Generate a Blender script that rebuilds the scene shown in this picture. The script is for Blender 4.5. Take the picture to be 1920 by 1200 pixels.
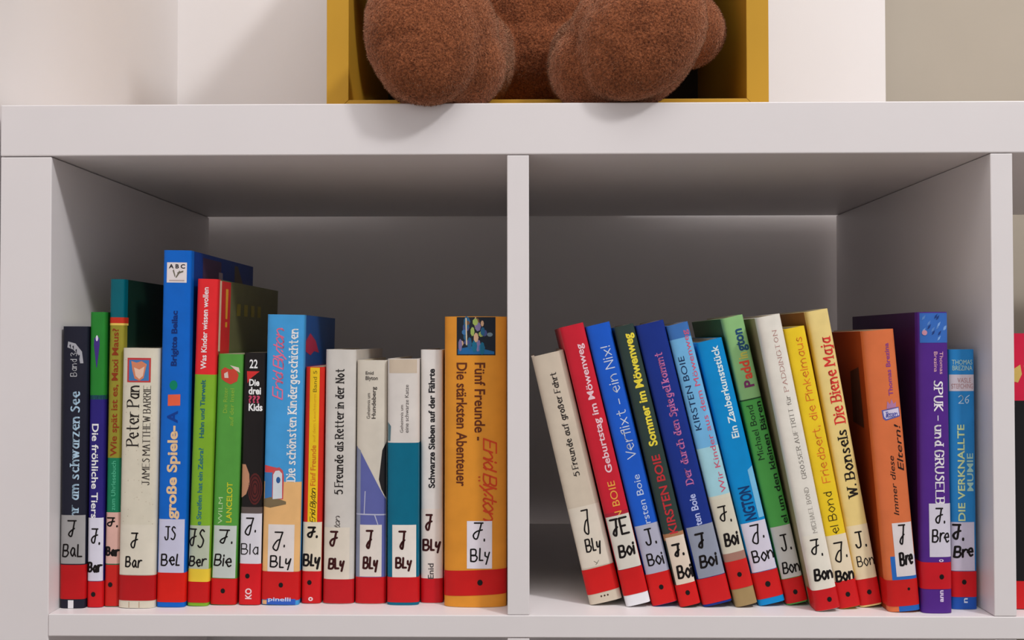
import bpy, bmesh, math, random
import numpy as np
from mathutils import Vector, Matrix, noise

# ------------------------------------------------------------------ camera, light, exposure
for o in list(bpy.data.objects):
    bpy.data.objects.remove(o, do_unlink=True)
SC = bpy.context.scene
COL = SC.collection
CM = 0.01


def link(o):
    COL.objects.link(o)
    return o


cam_data = bpy.data.cameras.new('camera')
cam_data.sensor_width = 36.0
cam_data.lens = 36.0 * 2010.94 / 1920.0
cam_data.clip_start = 0.02
cam = link(bpy.data.objects.new('camera', cam_data))
YAW, PITCH, ROLL = 1.49468188e-02, 1.90353275e-02, 9.66395769e-04
Rc = Matrix.Rotation(YAW, 3, 'Z') @ Matrix.Rotation(PITCH, 3, 'X') @ Matrix.Rotation(ROLL, 3, 'Y')
right, fwd, up = Rc.col[0], Rc.col[1], Rc.col[2]
M3 = Matrix((right, up, -fwd)).transposed()
cam.matrix_world = Matrix.Translation((0.350181, -0.781199, 0.199293)) @ M3.to_4x4()
SC.camera = cam

SC.view_settings.view_transform = 'Standard'
SC.view_settings.look = 'None'
SC.view_settings.gamma = 1.0
SC.view_settings.use_curve_mapping = False
SC.view_settings.exposure = 0.0

W = bpy.data.worlds.new('room_ambience')
SC.world = W
W.use_nodes = True
W.node_tree.nodes['Background'].inputs[0].default_value = (1.0, 0.965, 0.96, 1)
W.node_tree.nodes['Background'].inputs[1].default_value = 0.40


def area(name, loc, target, sx, sy, power, color):
    d = bpy.data.lights.new(name, 'AREA')
    d.shape = 'RECTANGLE'
    d.size, d.size_y = sx, sy
    d.energy = power
    d.color = color
    o = link(bpy.data.objects.new(name, d))
    o.location = loc
    o.rotation_euler = (Vector(target) - Vector(loc)).to_track_quat('-Z', 'Y').to_euler()
    return o


area('ceiling_spot_key', (2.1, -1.7, 2.9), (0.35, 0.0, 0.45), 0.3, 0.3, 56.0, (1.0, 0.99, 0.995))
area('ceiling_panel_fill', (0.3, -1.3, 2.6), (0.3, -0.5, 0.0), 2.4, 1.0, 38.0, (1.0, 0.99, 0.995))
area('ceiling_spot_left', (-0.9, -1.5, 2.9), (0.35, 0.0, 0.2), 0.4, 0.4, 12.0, (1.0, 0.99, 0.995))


# ------------------------------------------------------------------ materials
def lin(c):
    r = []
    for v in c:
        v /= 255.0
        r.append(v / 12.92 if v <= 0.04045 else ((v + 0.055) / 1.055) ** 2.4)
    return r


GAIN = 1.12
MATS = {}


def mat(color, rough=0.42, kind='print', gain=None, var=0.06, scale=60.0, bump=0.03):
    """color = how the thing looks in room light, 0-255"""
    key = (tuple(color), rough, kind, gain, var, scale, bump)
    if key in MATS:
        return MATS[key]
    g = GAIN if gain is None else gain
    base = [min(0.92, v * g) for v in lin(color)]
    m = bpy.data.materials.new('%s_%d' % (kind, len(MATS)))
    m.use_nodes = True
    nt = m.node_tree
    b = nt.nodes['Principled BSDF']
    b.inputs['Roughness'].default_value = rough
    b.inputs['Specular IOR Level'].default_value = 0.22
    tc = nt.nodes.new('ShaderNodeTexCoord')
    nz = nt.nodes.new('ShaderNodeTexNoise')
    nz.inputs['Scale'].default_value = scale
    nz.inputs['Detail'].default_value = 5
    nt.links.new(tc.outputs['Object'], nz.inputs['Vector'])
    rp = nt.nodes.new('ShaderNodeValToRGB')
    lo = [v * (1 - var) for v in base]
    hi = [min(0.95, v * (1 + var)) for v in base]
    rp.color_ramp.elements[0].position = 0.3
    rp.color_ramp.elements[1].position = 0.7
    rp.color_ramp.elements[0].color = (*lo, 1)
    rp.color_ramp.elements[1].color = (*hi, 1)
    nt.links.new(nz.outputs['Fac'], rp.inputs['Fac'])
    nt.links.new(rp.outputs['Color'], b.inputs['Base Color'])
    if bump:
        bp = nt.nodes.new('ShaderNodeBump')
        bp.inputs['Strength'].default_value = bump
        bp.inputs['Distance'].default_value = 0.002
        nt.links.new(nz.outputs['Fac'], bp.inputs['Height'])
        nt.links.new(bp.outputs['Normal'], b.inputs['Normal'])
    MATS[key] = m
    return m


WHITE = mat((205, 200, 200), 0.38, 'white_laminate', 1.3, 0.01, 14, 0.01)
WALL = mat((224, 220, 219), 0.85, 'white_wall_paint', 1.1, 0.012, 9, 0.05)
GREYWALL = mat((180, 170, 155), 0.85, 'greige_wall', 1.0, 0.02, 9, 0.05)  # greyer, darker base colour for the recessed wall
FLOORM = mat((150, 140, 130), 0.8, 'grey_carpet', 1.0, 0.15, 90, 0.3)
YELLOW = mat((190, 144, 46), 0.4, 'golden_yellow_lacquer', 1.1, 0.02, 20, 0.01)
PAGES = mat((205, 192, 165), 0.8, 'page_edges', 1.1, 0.15, 300, 0.1)
INK = mat((24, 18, 18), 0.5, 'black_marker', 1.0)
BROWNINK = mat((62, 18, 18), 0.5, 'faded_marker', 1.0)


# ------------------------------------------------------------------ object helpers
def mesh_obj(name, verts, faces, mats, parent=None, idx=None, smooth=False):
    me = bpy.data.meshes.new(name)
    me.from_pydata([Vector(v) * CM for v in verts], [], faces)
    if not isinstance(mats, (list, tuple)):
        mats = [mats]
    for m in mats:
        me.materials.append(m)
    if idx:
        for p, i in zip(me.polygons, idx):
            p.material_index = i
    if smooth:
        for p in me.polygons:
            p.use_smooth = True
    me.update()
    o = link(bpy.data.objects.new(name, me))
    if parent:
        o.parent = parent
    return o


def thing(name, label, cat, loc=(0, 0, 0), group=None):
    o = link(bpy.data.objects.new(name, None))
    o.empty_display_size = 0.03
    o.location = Vector(loc) * CM
    o['label'] = label
    o['category'] = cat
    if group:
        o['group'] = group
    return o


def prism(name, poly, axis, a, b, m, parent=None, bev=0.0, structure=False):
    """poly: 2D outline in the two other axes (order x,y,z without axis); extruded a..b along axis. cm"""
    bm = bmesh.new()

    def P(p, t):
        l = list(p)
        l.insert(axis, t)
        return Vector(l) * CM
    v0 = [bm.verts.new(P(p, a)) for p in poly]
    v1 = [bm.verts.new(P(p, b)) for p in poly]
    n = len(poly)
    bm.faces.new(v0)
    bm.faces.new(v1[::-1])
    for i in range(n):
        bm.faces.new((v0[i], v1[i], v1[(i + 1) % n], v0[(i + 1) % n]))
    bmesh.ops.recalc_face_normals(bm, faces=bm.faces)
    if bev:
        bmesh.ops.bevel(bm, geom=list(bm.edges), offset=bev * CM, segments=2, affect='EDGES', profile=0.5)
    me = bpy.data.meshes.new(name)
    bm.to_mesh(me)
    bm.free()
    me.materials.append(m)
    o = link(bpy.data.objects.new(name, me))
    if parent:
        o.parent = parent
        o.location = -parent.location
    if structure:
        o['kind'] = 'structure'
    return o


def box(name, x0, x1, y0, y1, z0, z1, m, parent=None, bev=0.0, structure=False):
    return prism(name, [(x0, y0), (x1, y0), (x1, y1), (x0, y1)], 2, z0, z1, m, parent, bev, structure)


# ------------------------------------------------------------------ the room
FZ = -109.1
YW = 41.8
prism('wall_back', [(-4.5, YW), (75.0, YW), (75.0, YW + 14), (-4.5, YW + 14)], 2, FZ, 330, WALL, structure=True)
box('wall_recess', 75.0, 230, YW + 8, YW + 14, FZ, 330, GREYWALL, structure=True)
box('wall_left', -10.6, -4.5, -150, YW + 14, FZ, 330, WALL, structure=True)
box('floor', -10.6, 230, -230, YW + 14, FZ - 4, FZ, FLOORM, structure=True)

# ------------------------------------------------------------------ the shelf unit
shelf = thing('cube_shelf_unit', 'white open cube shelf unit holding two rows of childrens books, against the wall',
              'shelf', (67, 20, FZ))
D = 39.0
NC = 4
XR = NC * 33.5 + (NC - 1) * 1.6
box('top_panel', -3.8, XR + 3.8, 0, D, 33.52, 37.3, WHITE, shelf, 0.08)
box('bottom_panel', -3.8, XR + 3.8, 0, D, FZ, FZ + 3.8, WHITE, shelf, 0.08)
box('side_panel', -3.8, -0.02, 0.05, D, FZ + 3.83, 33.47, WHITE, shelf, 0.08)
box('side_panel', XR + 0.02, XR + 3.8, 0.05, D, FZ + 3.83, 33.47, WHITE, shelf, 0.08)
rows = [0.0, -35.1, -70.2]
for z in rows:
    box('shelf_board', 0, XR, 0.0, D, z - 1.6, z, WHITE, shelf, 0.06)
tops = [33.5, -1.62, -36.72, -71.82]
bots = [0.02, -35.08, -70.18, FZ + 3.82]
for c in range(1, NC):
    x = c * 35.1 - 1.6
    for zt, zb in zip(tops, bots):
        box('divider', x, x + 1.6, 0.05, D, zb, zt - 0.02, WHITE, shelf, 0.06)

# ------------------------------------------------------------------ the yellow display cube
X0, X1, Y0, Y1, Z0, Z1, TH = 19.0, 54.1, 6.7, 31.7, 37.32, 72.4, 1.75
cube = thing('display_cube', 'golden yellow open-fronted box on top of white shelf, framing the plush bear', 'box',
             ((X0 + X1) / 2, 19, Z0))
g = 0.012
prism('bottom_panel', [(X0 + g, Z0), (X1 - g, Z0), (X1 - TH - g, Z0 + TH), (X0 + TH + g, Z0 + TH)], 1, Y0, Y1, YELLOW, cube, 0.03)
prism('top_panel', [(X0 + g, Z1), (X1 - g, Z1), (X1 - TH - g, Z1 - TH), (X0 + TH + g, Z1 - TH)], 1, Y0, Y1, YELLOW, cube, 0.03)
prism('side_panel', [(X0, Z0 + g), (X0 + TH, Z0 + TH + g), (X0 + TH, Z1 - TH - g), (X0, Z1 - g)], 1, Y0, Y1, YELLOW, cube, 0.03)
prism('side_panel', [(X1, Z0 + g), (X1 - TH, Z0 + TH + g), (X1 - TH, Z1 - TH - g), (X1, Z1 - g)], 1, Y0, Y1, YELLOW, cube, 0.03)
box('back_panel', X0 + TH + .02, X1 - TH - .02, Y1 - 0.8, Y1 - 0.1, Z0 + TH + .02, Z1 - TH - .02, mat((40, 28, 16), 0.7, 'dark_brown_back', 1.0), cube)  # back panel coloured dark brown, the other panels stay yellow


# ------------------------------------------------------------------ the plush bear
def fur_material():
    m = bpy.data.materials.new('brown_plush')
    m.use_nodes = True
    nt = m.node_tree
    b = nt.nodes['Principled BSDF']
    b.inputs['Roughness'].default_value = 0.9
    b.inputs['Specular IOR Level'].default_value = 0.1
    b.inputs['Sheen Weight'].default_value = 0.9
    b.inputs['Sheen Roughness'].default_value = 0.45
    b.inputs['Sheen Tint'].default_value = (1.0, 0.5, 0.32, 1)
    tc = nt.nodes.new('ShaderNodeTexCoord')
    n1 = nt.nodes.new('ShaderNodeTexNoise')
    n1.inputs['Scale'].default_value = 620
    n1.inputs['Detail'].default_value = 3
    n2 = nt.nodes.new('ShaderNodeTexNoise')
    n2.inputs['Scale'].default_value = 45
    n2.inputs['Detail'].default_value = 4
    mx = nt.nodes.new('ShaderNodeMath')
    mx.operation = 'MULTIPLY_ADD'
    mx.inputs[1].default_value = 0.35
    nt.links.new(tc.outputs['Object'], n1.inputs['Vector'])
    nt.links.new(tc.outputs['Object'], n2.inputs['Vector'])
    nt.links.new(n2.outputs['Fac'], mx.inputs[0])
    nt.links.new(n1.outputs['Fac'], mx.inputs[2])
    rp = nt.nodes.new('ShaderNodeValToRGB')
    e = rp.color_ramp.elements
    e[0].position, e[0].color = 0.45, (0.085, 0.022, 0.009, 1)
    e[1].position, e[1].color = 0.92, (0.36, 0.115, 0.045, 1)
    nt.links.new(mx.outputs[0], rp.inputs['Fac'])
    nt.links.new(rp.outputs['Color'], b.inputs['Base Color'])
    bp = nt.nodes.new('ShaderNodeBump')
    bp.inputs['Strength'].default_value = 0.9
    bp.inputs['Distance'].default_value = 0.0015
    nt.links.new(mx.outputs[0], bp.inputs['Height'])
    nt.links.new(bp.outputs['Normal'], b.inputs['Normal'])
    return m


FUR = fur_material()
bear = thing('teddy_bear', 'brown plush teddy bear sitting in yellow box with its feet over the shelf edge', 'teddy bear',
             (35.5, 12, 39.1))


def ellipsoid(bm, c, r, rot=(0, 0, 0), nu=36, nv=20):
    M = Matrix.Translation(Vector(c) * CM) @ (
        Matrix.Rotation(math.radians(rot[2]), 4, 'Z') @ Matrix.Rotation(math.radians(rot[1]), 4, 'Y') @
        Matrix.Rotation(math.radians(rot[0]), 4, 'X')) @ Matrix.Diagonal((r[0] * CM, r[1] * CM, r[2] * CM, 1))
    rings = []
    for i in range(nv + 1):
        th = math.pi * i / nv
        n = 1 if i in (0, nv) else nu
        rings.append([bm.verts.new(M @ Vector((math.sin(th) * math.cos(2 * math.pi * j / nu), math.sin(th) * math.sin(2 * math.pi * j / nu), math.cos(th)))) for j in range(n)])
    for a, b_ in zip(rings[:-1], rings[1:]):
        for j in range(nu):
            k = (j + 1) % nu
            if len(a) == 1:
                bm.faces.new((a[0], b_[j], b_[k]))
            elif len(b_) == 1:
                bm.faces.new((a[j], b_[0], a[k]))
            else:
                bm.faces.new((a[j], b_[j], b_[k], a[k]))


def limb(bm, a, ra, b, rb, n=9):
    a, b = Vector(a), Vector(b)
    for i in range(n + 1):
        t = i / n
        r = ra + (rb - ra) * t
        ellipsoid(bm, a.lerp(b, t), (r, r, r))


def fused(name, build, voxel, m, parent, smooth=6, post=None):
    bm = bmesh.new()
    build(bm)
    me = bpy.data.meshes.new(name)
    bm.to_mesh(me)
    bm.free()
    o = link(bpy.data.objects.new(name, me))
    md = o.modifiers.new('fuse', 'REMESH')
    md.mode = 'VOXEL'
    md.voxel_size = voxel * CM
    sm = o.modifiers.new('soften', 'SMOOTH')
    sm.factor = 0.5
    sm.iterations = smooth
    bpy.context.view_layer.update()
    dg = bpy.context.evaluated_depsgraph_get()
    me2 = bpy.data.meshes.new_from_object(o.evaluated_get(dg))
    o.modifiers.clear()
    o.data = me2
    me2.name = name
    me2.materials.clear()
    me2.materials.append(m)
    for v in me2.vertices:
        if post:
            v.co = post(v.co / CM) * CM
    for p in me2.polygons:
        p.use_smooth = True
    o.parent = parent
    o.location = -parent.location
    return o


def bear_body(bm):
    ellipsoid(bm, (35.4, 18.0, 48.0), (8.8, 7.6, 9.4))          # belly
    ellipsoid(bm, (35.4, 17.5, 44.6), (7.6, 7.4, 5.6))
    limb(bm, (29.9, 15.5, 44.2), 4.5, (29.6, 5.0, 42.6), 3.9)  # legs
    limb(bm, (30.4, 8.0, 42.2), 2.8, (30.1, 2.6, 40.75), 3.35, 5)
    limb(bm, (40.4, 15.5, 43.8), 4.4, (41.2, 5.6, 41.8), 4.1)
    limb(bm, (39.8, 8.0, 41.4), 2.6, (39.9, 3.2, 40.6), 3.3, 5)
    ellipsoid(bm, (28.0, 1.9, 42.6), (4.9, 3.6, 5.7), (0, -8, 4))     # feet
    ellipsoid(bm, (43.0, 2.4, 42.7), (4.9, 3.7, 6.0), (0, 36, -4))
    for c, r, rot, t0 in (((27.35, -0.1, 42.25), (4.35, 2.8, 5.35), (-8, -6, 10), -70), ((43.4, 0.4, 42.5), (4.4, 2.8, 5.5), (-8, 36, -10), 120)):
        ellipsoid(bm, c, r, rot)                                # puffy soles, each with a seam along one side
        Mr = Matrix.Rotation(math.radians(rot[2]), 3, 'Z') @ Matrix.Rotation(math.radians(rot[1]), 3, 'Y') @ Matrix.Rotation(math.radians(rot[0]), 3, 'X')
        for k in range(50):
            t = math.radians(t0 + 150 * k / 50)
            q = 0.34 * math.sin(math.pi * (k + .5) / 50) ** .5
            p = Vector(c) + Mr @ Vector(((r[0] + .12) * math.cos(t), 0.7, (r[2] + .12) * math.sin(t)))
            ellipsoid(bm, p, (q, q, q), nu=12, nv=8)
    limb(bm, (44.2, 17.0, 55.5), 3.0, (48.2, 9.6, 45.2), 3.0)   # arms
    limb(bm, (27.0, 17.0, 55.5), 3.0, (24.1, 10.0, 50.0), 2.9)
    ellipsoid(bm, (35.4, 17.5, 62.5), (6.9, 6.4, 6.2))          # head
    ellipsoid(bm, (35.4, 11.8, 61.0), (3.3, 2.6, 2.6))
    ellipsoid(bm, (29.7, 18.5, 67.6), (2.3, 1.3, 2.3))
    ellipsoid(bm, (41.1, 18.5, 67.6), (2.3, 1.3, 2.3))


def bear_fix(c):
    f = 1 + 0
    n = noise.noise(c * 0.35) * 0.16 + noise.noise(c * 1.1) * 0.06
    d = Vector((n, n, n * 0.6))
    c = c + d
    lo = 37.36 if c.y < 6.5 else 39.13
    if c.y > 5.9 and c.y <= 6.5:
        lo = 37.36 + (c.y - 5.9) / 0.6 * 1.77
    if c.y > -0.12 and c.z < lo:
        c.z = lo
    if c.x < 20.9 and c.y > 6:
        c.x = 20.9
    if c.x > 52.2 and c.y > 6:
        c.x = 52.2
    return c


body = fused('body', bear_body, 0.2, FUR, bear, 10, bear_fix)


def pile_material():
    m = bpy.data.materials.new('brown_plush_pile')
    m.use_nodes = True
    nt = m.node_tree
    b = nt.nodes['Principled BSDF']
    b.inputs['Roughness'].default_value = 0.7
    b.inputs['Specular IOR Level'].default_value = 0.15
    b.inputs['Sheen Weight'].default_value = 0.35
    b.inputs['Sheen Roughness'].default_value = 0.6
    b.inputs['Sheen Tint'].default_value = (1.0, 0.72, 0.5, 1)
    tc = nt.nodes.new('ShaderNodeTexCoord')
    n2 = nt.nodes.new('ShaderNodeTexNoise')
    n2.inputs['Scale'].default_value = 420
    n2.inputs['Detail'].default_value = 3
    nt.links.new(tc.outputs['Object'], n2.inputs['Vector'])
    rp = nt.nodes.new('ShaderNodeValToRGB')
    e = rp.color_ramp.elements
    e[0].position, e[0].color = 0.3, (0.28, 0.088, 0.038, 1)
    e[1].position, e[1].color = 0.72, (0.82, 0.35, 0.17, 1)
    nt.links.new(n2.outputs['Fac'], rp.inputs['Fac'])
    nt.links.new(rp.outputs['Color'], b.inputs['Base Color'])
    return m


def grow_pile(src, count, name, parent):
    """short plush pile: one thin tapered blade per strand, all in one mesh"""
    me = src.data
    me.calc_loop_triangles()
    nt_, nv = len(me.loop_triangles), len(me.vertices)
    co = np.empty(nv * 3, np.float32)
    me.vertices.foreach_get('co', co)
    no = np.empty(nv * 3, np.float32)
    me.vertices.foreach_get('normal', no)
    tri = np.empty(nt_ * 3, np.int32)
    me.loop_triangles.foreach_get('vertices', tri)
    co, no, tri = co.reshape(-1, 3), no.reshape(-1, 3), tri.reshape(-1, 3)
    a, b, c = co[tri[:, 0]], co[tri[:, 1]], co[tri[:, 2]]
    w = np.linalg.norm(np.cross(b - a, c - a), axis=1)
    mid = (a + b + c) / 3
    w = w * np.where((mid[:, 2] < 0.54) & (mid[:, 1] < 0.17), 1.0, 0.25)
    rg = np.random.default_rng(5)
    k = rg.choice(nt_, count, p=w / w.sum())
    r1, r2 = np.sqrt(rg.random(count)), rg.random(count)
    u = np.stack([1 - r1, r1 * (1 - r2), r1 * r2], 1)
    t = tri[k]
    p = (co[t] * u[:, :, None]).sum(1)
    n = (no[t] * u[:, :, None]).sum(1)
    n /= np.linalg.norm(n, axis=1, keepdims=True) + 1e-9
    q = p * 100
    flow = np.stack([np.sin(q[:, 2] * 0.7 + q[:, 0] * 0.5) * 0.6, -0.3 + 0 * q[:, 0], -1 + 0.5 * np.sin(q[:, 0] * 0.9 + 1.7 * q[:, 1])], 1)
    flow -= n * (flow * n).sum(1, keepdims=True)
    flow /= np.linalg.norm(flow, axis=1, keepdims=True) + 1e-9
    cl = np.stack([np.sin(q[:, 0] * 9 + 3 * np.sin(q[:, 2] * 7)), np.sin(q[:, 1] * 8 + q[:, 2] * 5), np.sin(q[:, 2] * 9 + 3 * np.sin(q[:, 0] * 6))], 1)
    d = 0.9 * n + 0.35 * flow + 0.3 * cl + 0.25 * rg.normal(size=(count, 3))
    d /= np.linalg.norm(d, axis=1, keepdims=True)
    ln = rg.uniform(0.0008, 0.0017, count)[:, None]
    side = np.cross(d, rg.normal(size=(count, 3)))
    side /= np.linalg.norm(side, axis=1, keepdims=True) + 1e-9
    hw = 0.00019
    tip = p + d * ln
    keep = ~((tip[:, 2] < 0.3734) & (tip[:, 1] > -0.002)) & ~((tip[:, 1] > 0.06) & ((tip[:, 2] < 0.3911) | (tip[:, 0] < 0.2078) | (tip[:, 0] > 0.5232)))
    p, tip, side, n = p[keep] - n[keep] * 0.0003, tip[keep], side[keep], n[keep]
    m = len(p)
    V = np.stack([p - side * hw, p + side * hw, tip], 1).reshape(-1, 3)
    out = bpy.data.meshes.new(name)
    out.vertices.add(m * 3)
    out.vertices.foreach_set('co', V.astype(np.float32).ravel())
    out.loops.add(m * 3)
    out.loops.foreach_set('vertex_index', np.arange(m * 3, dtype=np.int32))
    out.polygons.add(m)
    out.polygons.foreach_set('loop_start', np.arange(0, m * 3, 3, dtype=np.int32))
    out.update(calc_edges=True)
    out.validate()
    out.polygons.foreach_set('use_smooth', np.ones(m, bool))
    sn = n + 0.22 * rg.normal(size=n.shape)
    sn /= np.linalg.norm(sn, axis=1, keepdims=True)
    out.normals_split_custom_set_from_vertices(np.repeat(sn, 3, 0).tolist())
    out.materials.append(pile_material())
    o = link(bpy.data.objects.new(name, out))
    o.parent = parent
    o.location = src.location
    o['kind'] = 'stuff'
    return o


grow_pile(body, 260000, 'plush_pile', bear)
DARK = mat((30, 22, 20), 0.15, 'black_plastic', 1.0)
for sx in (-1, 1):
    fused('eye', lambda bm, sx=sx: ellipsoid(bm, (35.4 + sx * 2.9, 11.9, 64.2), (0.6, 0.5, 0.6)), 0.12, DARK, bear, 2)
fused('nose', lambda bm: ellipsoid(bm, (35.4, 9.5, 61.8), (1.1, 0.6, 0.75)), 0.12, DARK, bear, 2)

# ------------------------------------------------------------------ lettering
GL = {
    'A': '00 3A 60;14 54', 'B': '00 0A;~0A 4A 58 45 05;~05 45 63 40 00', 'C': '~68 4A 1A 06 04 10 40 62',
    'D': '00 0A;~0A 3A 67 63 30 00', 'E': '6A 0A 00 60;05 45', 'F': '6A 0A 00;05 45',
    'G': '~68 4A 1A 06 04 10 40 62;62 65 45', 'H': '00 0A;60 6A;05 65', 'I': '00 0A', 'J': '1A 6A;~4A 42 30 10 02',
    'K': '00 0A;6A 05 60', 'L': '0A 00 50', 'M': '00 0A 44 8A 80', 'N': '00 0A 60 6A',
    'O': '~3A 18 05 12 30 52 65 58 3A', 'P': '00 0A;~0A 4A 68 46 05', 'R': '00 0A;~0A 4A 68 46 05;35 60',
    'S': '~59 3A 18 36 54 41 20 01', 'T': '0A 6A;3A 30', 'U': '~0A 03 20 40 63 6A', 'V': '0A 30 6A',
    'W': '0A 20 48 60 8A', 'Y': '0A 35 6A;35 30', 'Z': '0A 6A 00 60',
    'a': '57 50;~56 37 14 12 30 52', 'b': '0A 00;~05 37 54 53 30 02', 'c': '~56 37 14 13 30 51',
    'd': '5A 50;~55 37 14 13 30 52', 'e': '04 54;~54 47 27 04 13 30 51', 'f': '~4A 29 27 20;07 47',
    'g': '~57 51 4z 1y;~55 37 14 13 30 52', 'h': '0A 00;~04 37 54 50', 'i': '07 00;09 0A', 'j': '27 21 0y;29 2A', 'q': '57 5z;~55 37 14 13 30 52', 'k': '0A 00;47 03;14 40',
    'l': '0A 00', 'm': '07 00;~04 27 44 40;~44 67 84 80', 'n': '07 00;~04 37 54 50', 'o': '~27 04 03 20 30 53 54 37 27',
    'p': '07 0z;~05 37 54 53 30 02', 'r': '07 00;~04 27 47', 's': '~46 27 15 33 41 20 01', 't': '~2A 22 30 40;07 47',
    'u': '~07 03 20 52;57 50', 'v': '07 20 47', 'w': '07 20 37 50 77', 'x': '07 50;57 00', 'y': '07 30;57 1z',
    'z': '07 47 00 40', 'ß': '00 08;~08 2A 48 36 53 30 20', 'ä': '57 50;~56 37 14 12 30 52;1A 19;4A 49',
    'ö': '~27 04 03 20 30 53 54 37 27;1A 19;4A 49', 'ü': '~07 03 20 52;57 50;1A 19;4A 49',
    '5': '5A 1A 06;~06 37 54 52 20 01', '2': '~08 3A 58 55 00;00 60', '6': '~5A 17 03 20 43 35 04', '3': '~09 3A 58 25 53 30 01',
    '-': '04 44', '.': '00 01', '!': '0A 03;00 01', '?': '~08 3A 58 34 33;30 31', ',': '01 0y', ' ': '',
}
YS = {'x': -1, 'y': -2, 'z': -3}


# the library hand writes some letters in its own ways
MARK = {'J': ['0A 6A;~5A 45 31 11 03 25 66', '0A 6A;~5A 44 30 11 23 55', '0A 5A;~5A 45 3y 1y 00 24 45'],
        'l': ['0A 00 40', '0A 00 30'], 'y': ['07 04 23;47 1z', '~07 03 23 47;47 2z'], 'a': ['~56 37 14 12 30 54;56 52 60']}


def glyph(ch, code=None):
    out = []
    wmax = 0
    for s in (code or GL[ch]).split(';'):
        if not s:
            continue
        sm = s[0] == '~'
        pts = []
        for tok in s.lstrip('~').split():
            y = YS[tok[1]] if tok[1] in YS else int(tok[1], 16)
            pts.append((float(int(tok[0])), float(y)))
        wmax = max(wmax, max(p[0] for p in pts))
        if sm:
            q = [pts[0]] + pts + [pts[-1]]
            if pts[0] == pts[-1]:
                q = [pts[-2]] + pts + [pts[1]]
            res = []
            for i in range(1, len(q) - 2):
                for k in range(5):
                    t = k / 5
                    p0, p1, p2, p3 = q[i - 1:i + 3]
                    res.append(tuple(0.5 * (2 * p1[j] + (p2[j] - p0[j]) * t + (2 * p0[j] - 5 * p1[j] + 4 * p2[j] - p3[j]) * t * t +
                                            (3 * p1[j] - p0[j] - 3 * p2[j] + p3[j]) * t ** 3) for j in (0, 1)))
            res.append(pts[-1])
            out.append((res, True))
        else:
            out.append((pts, False))
    return out, wmax


def hull(pts):
    pts = sorted(set((round(p[0], 6), round(p[1], 6)) for p in pts))
    if len(pts) < 3:
        return pts

    def half(ps):
        h = []
        for p in ps:
            while len(h) >= 2 and (h[-1][0] - h[-2][0]) * (p[1] - h[-2][1]) - (h[-1][1] - h[-2][1]) * (p[0] - h[-2][0]) <= 0:
                h.pop()
            h.append(p)
        return h
    a, b = half(pts), half(pts[::-1])
    return a[:-1] + b[:-1]


RNG = random.Random(7)


def stroke_text(text, L, H, style):
    """polygons (2D, cm) of a stroked text of total length L, capital height H"""
    segs = []
    x = 0
    gap = {'slab': 2.7, 'serif': 2.6, 'script': 0.5}.get(style, 2.2)
    prev = ''
    for ch in text:
        if ch == ' ':
            x += 3.4
            prev = ch
            continue
        alt = MARK.get(ch) if style in ('marker', 'fat') else None
        st, w = glyph(ch, alt[RNG.randrange(len(alt))] if alt else None)
        if prev in ('P', 'F', 'T', 'V', 'W', 'r', 'f') and ch.islower():
            x -= 1.4
        jy = sh = 0
        if style in ('marker', 'fat'):
            jy = RNG.uniform(-.6, .6)
            sh = RNG.uniform(-.02, .12)
        for pts, sm in st:
            pp = [(x + p[0] + (p[1] * sh), p[1] + jy) for p in pts]
            if style == 'script':
                pp = [(p[0] + p[1] * .28, p[1]) for p in pp]
            segs.append(pp)
            if style in ('serif', 'slab') and not sm:
                for a, b in ((pts[0], pts[1]), (pts[-1], pts[-2])):
                    if abs(a[0] - b[0]) <= abs(a[1] - b[1]) * .7 and abs(a[1] - b[1]) > 2.5:
                        l0 = 1.15
                        segs.append([(x + a[0] - l0, a[1]), (x + a[0] + l0, a[1])])
        if style == 'script' and ch.islower() and w:
            segs.append([(x + w + .3, 0.6), (x + w + gap + 0.8, 2.0)])
        x += w + gap
        prev = ch
    k = {'serif': (0.062, 0.024), 'slab': (0.09, 0.045), 'script': (0.075, 0.06), 'thin': (0.055, 0.05)}.get(style)
    hx, hy = (k[0] * H, k[1] * H) if k else {'marker': (0.058, 0.056), 'fat': (0.082, 0.078)}[style]
    if style in ('marker', 'fat') and H < 0.55:
        hx, hy = hx * 0.8, hy * 0.8
    xs = [p[0] for g_ in segs for p in g_]
    lo, hi = min(xs), max(xs)
    sx, sy = (L - 2 * hx) / max(hi - lo, 1), H / 10.0
    if style == 'slab':
        hx = min(hx, sx * 0.85)
    if style == 'serif':
        hx = min(hx, sx * 0.8)
    if style in ('marker', 'thin', 'script', 'fat'):
        N = [(hx * math.cos(a * math.pi / 4), hy * math.sin(a * math.pi / 4)) for a in range(8)]
    else:
        N = [(-hx, -hy), (hx, -hy), (hx, hy), (-hx, hy)]
    polys = []
    for g_ in segs:
        p = [((a[0] - lo) * sx + hx, a[1] * sy) for a in g_]
        for a, b in zip(p[:-1], p[1:]):
            polys.append(hull([(a[0] + n[0], a[1] + n[1]) for n in N] + [(b[0] + n[0], b[1] + n[1]) for n in N]))
    return polys


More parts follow.
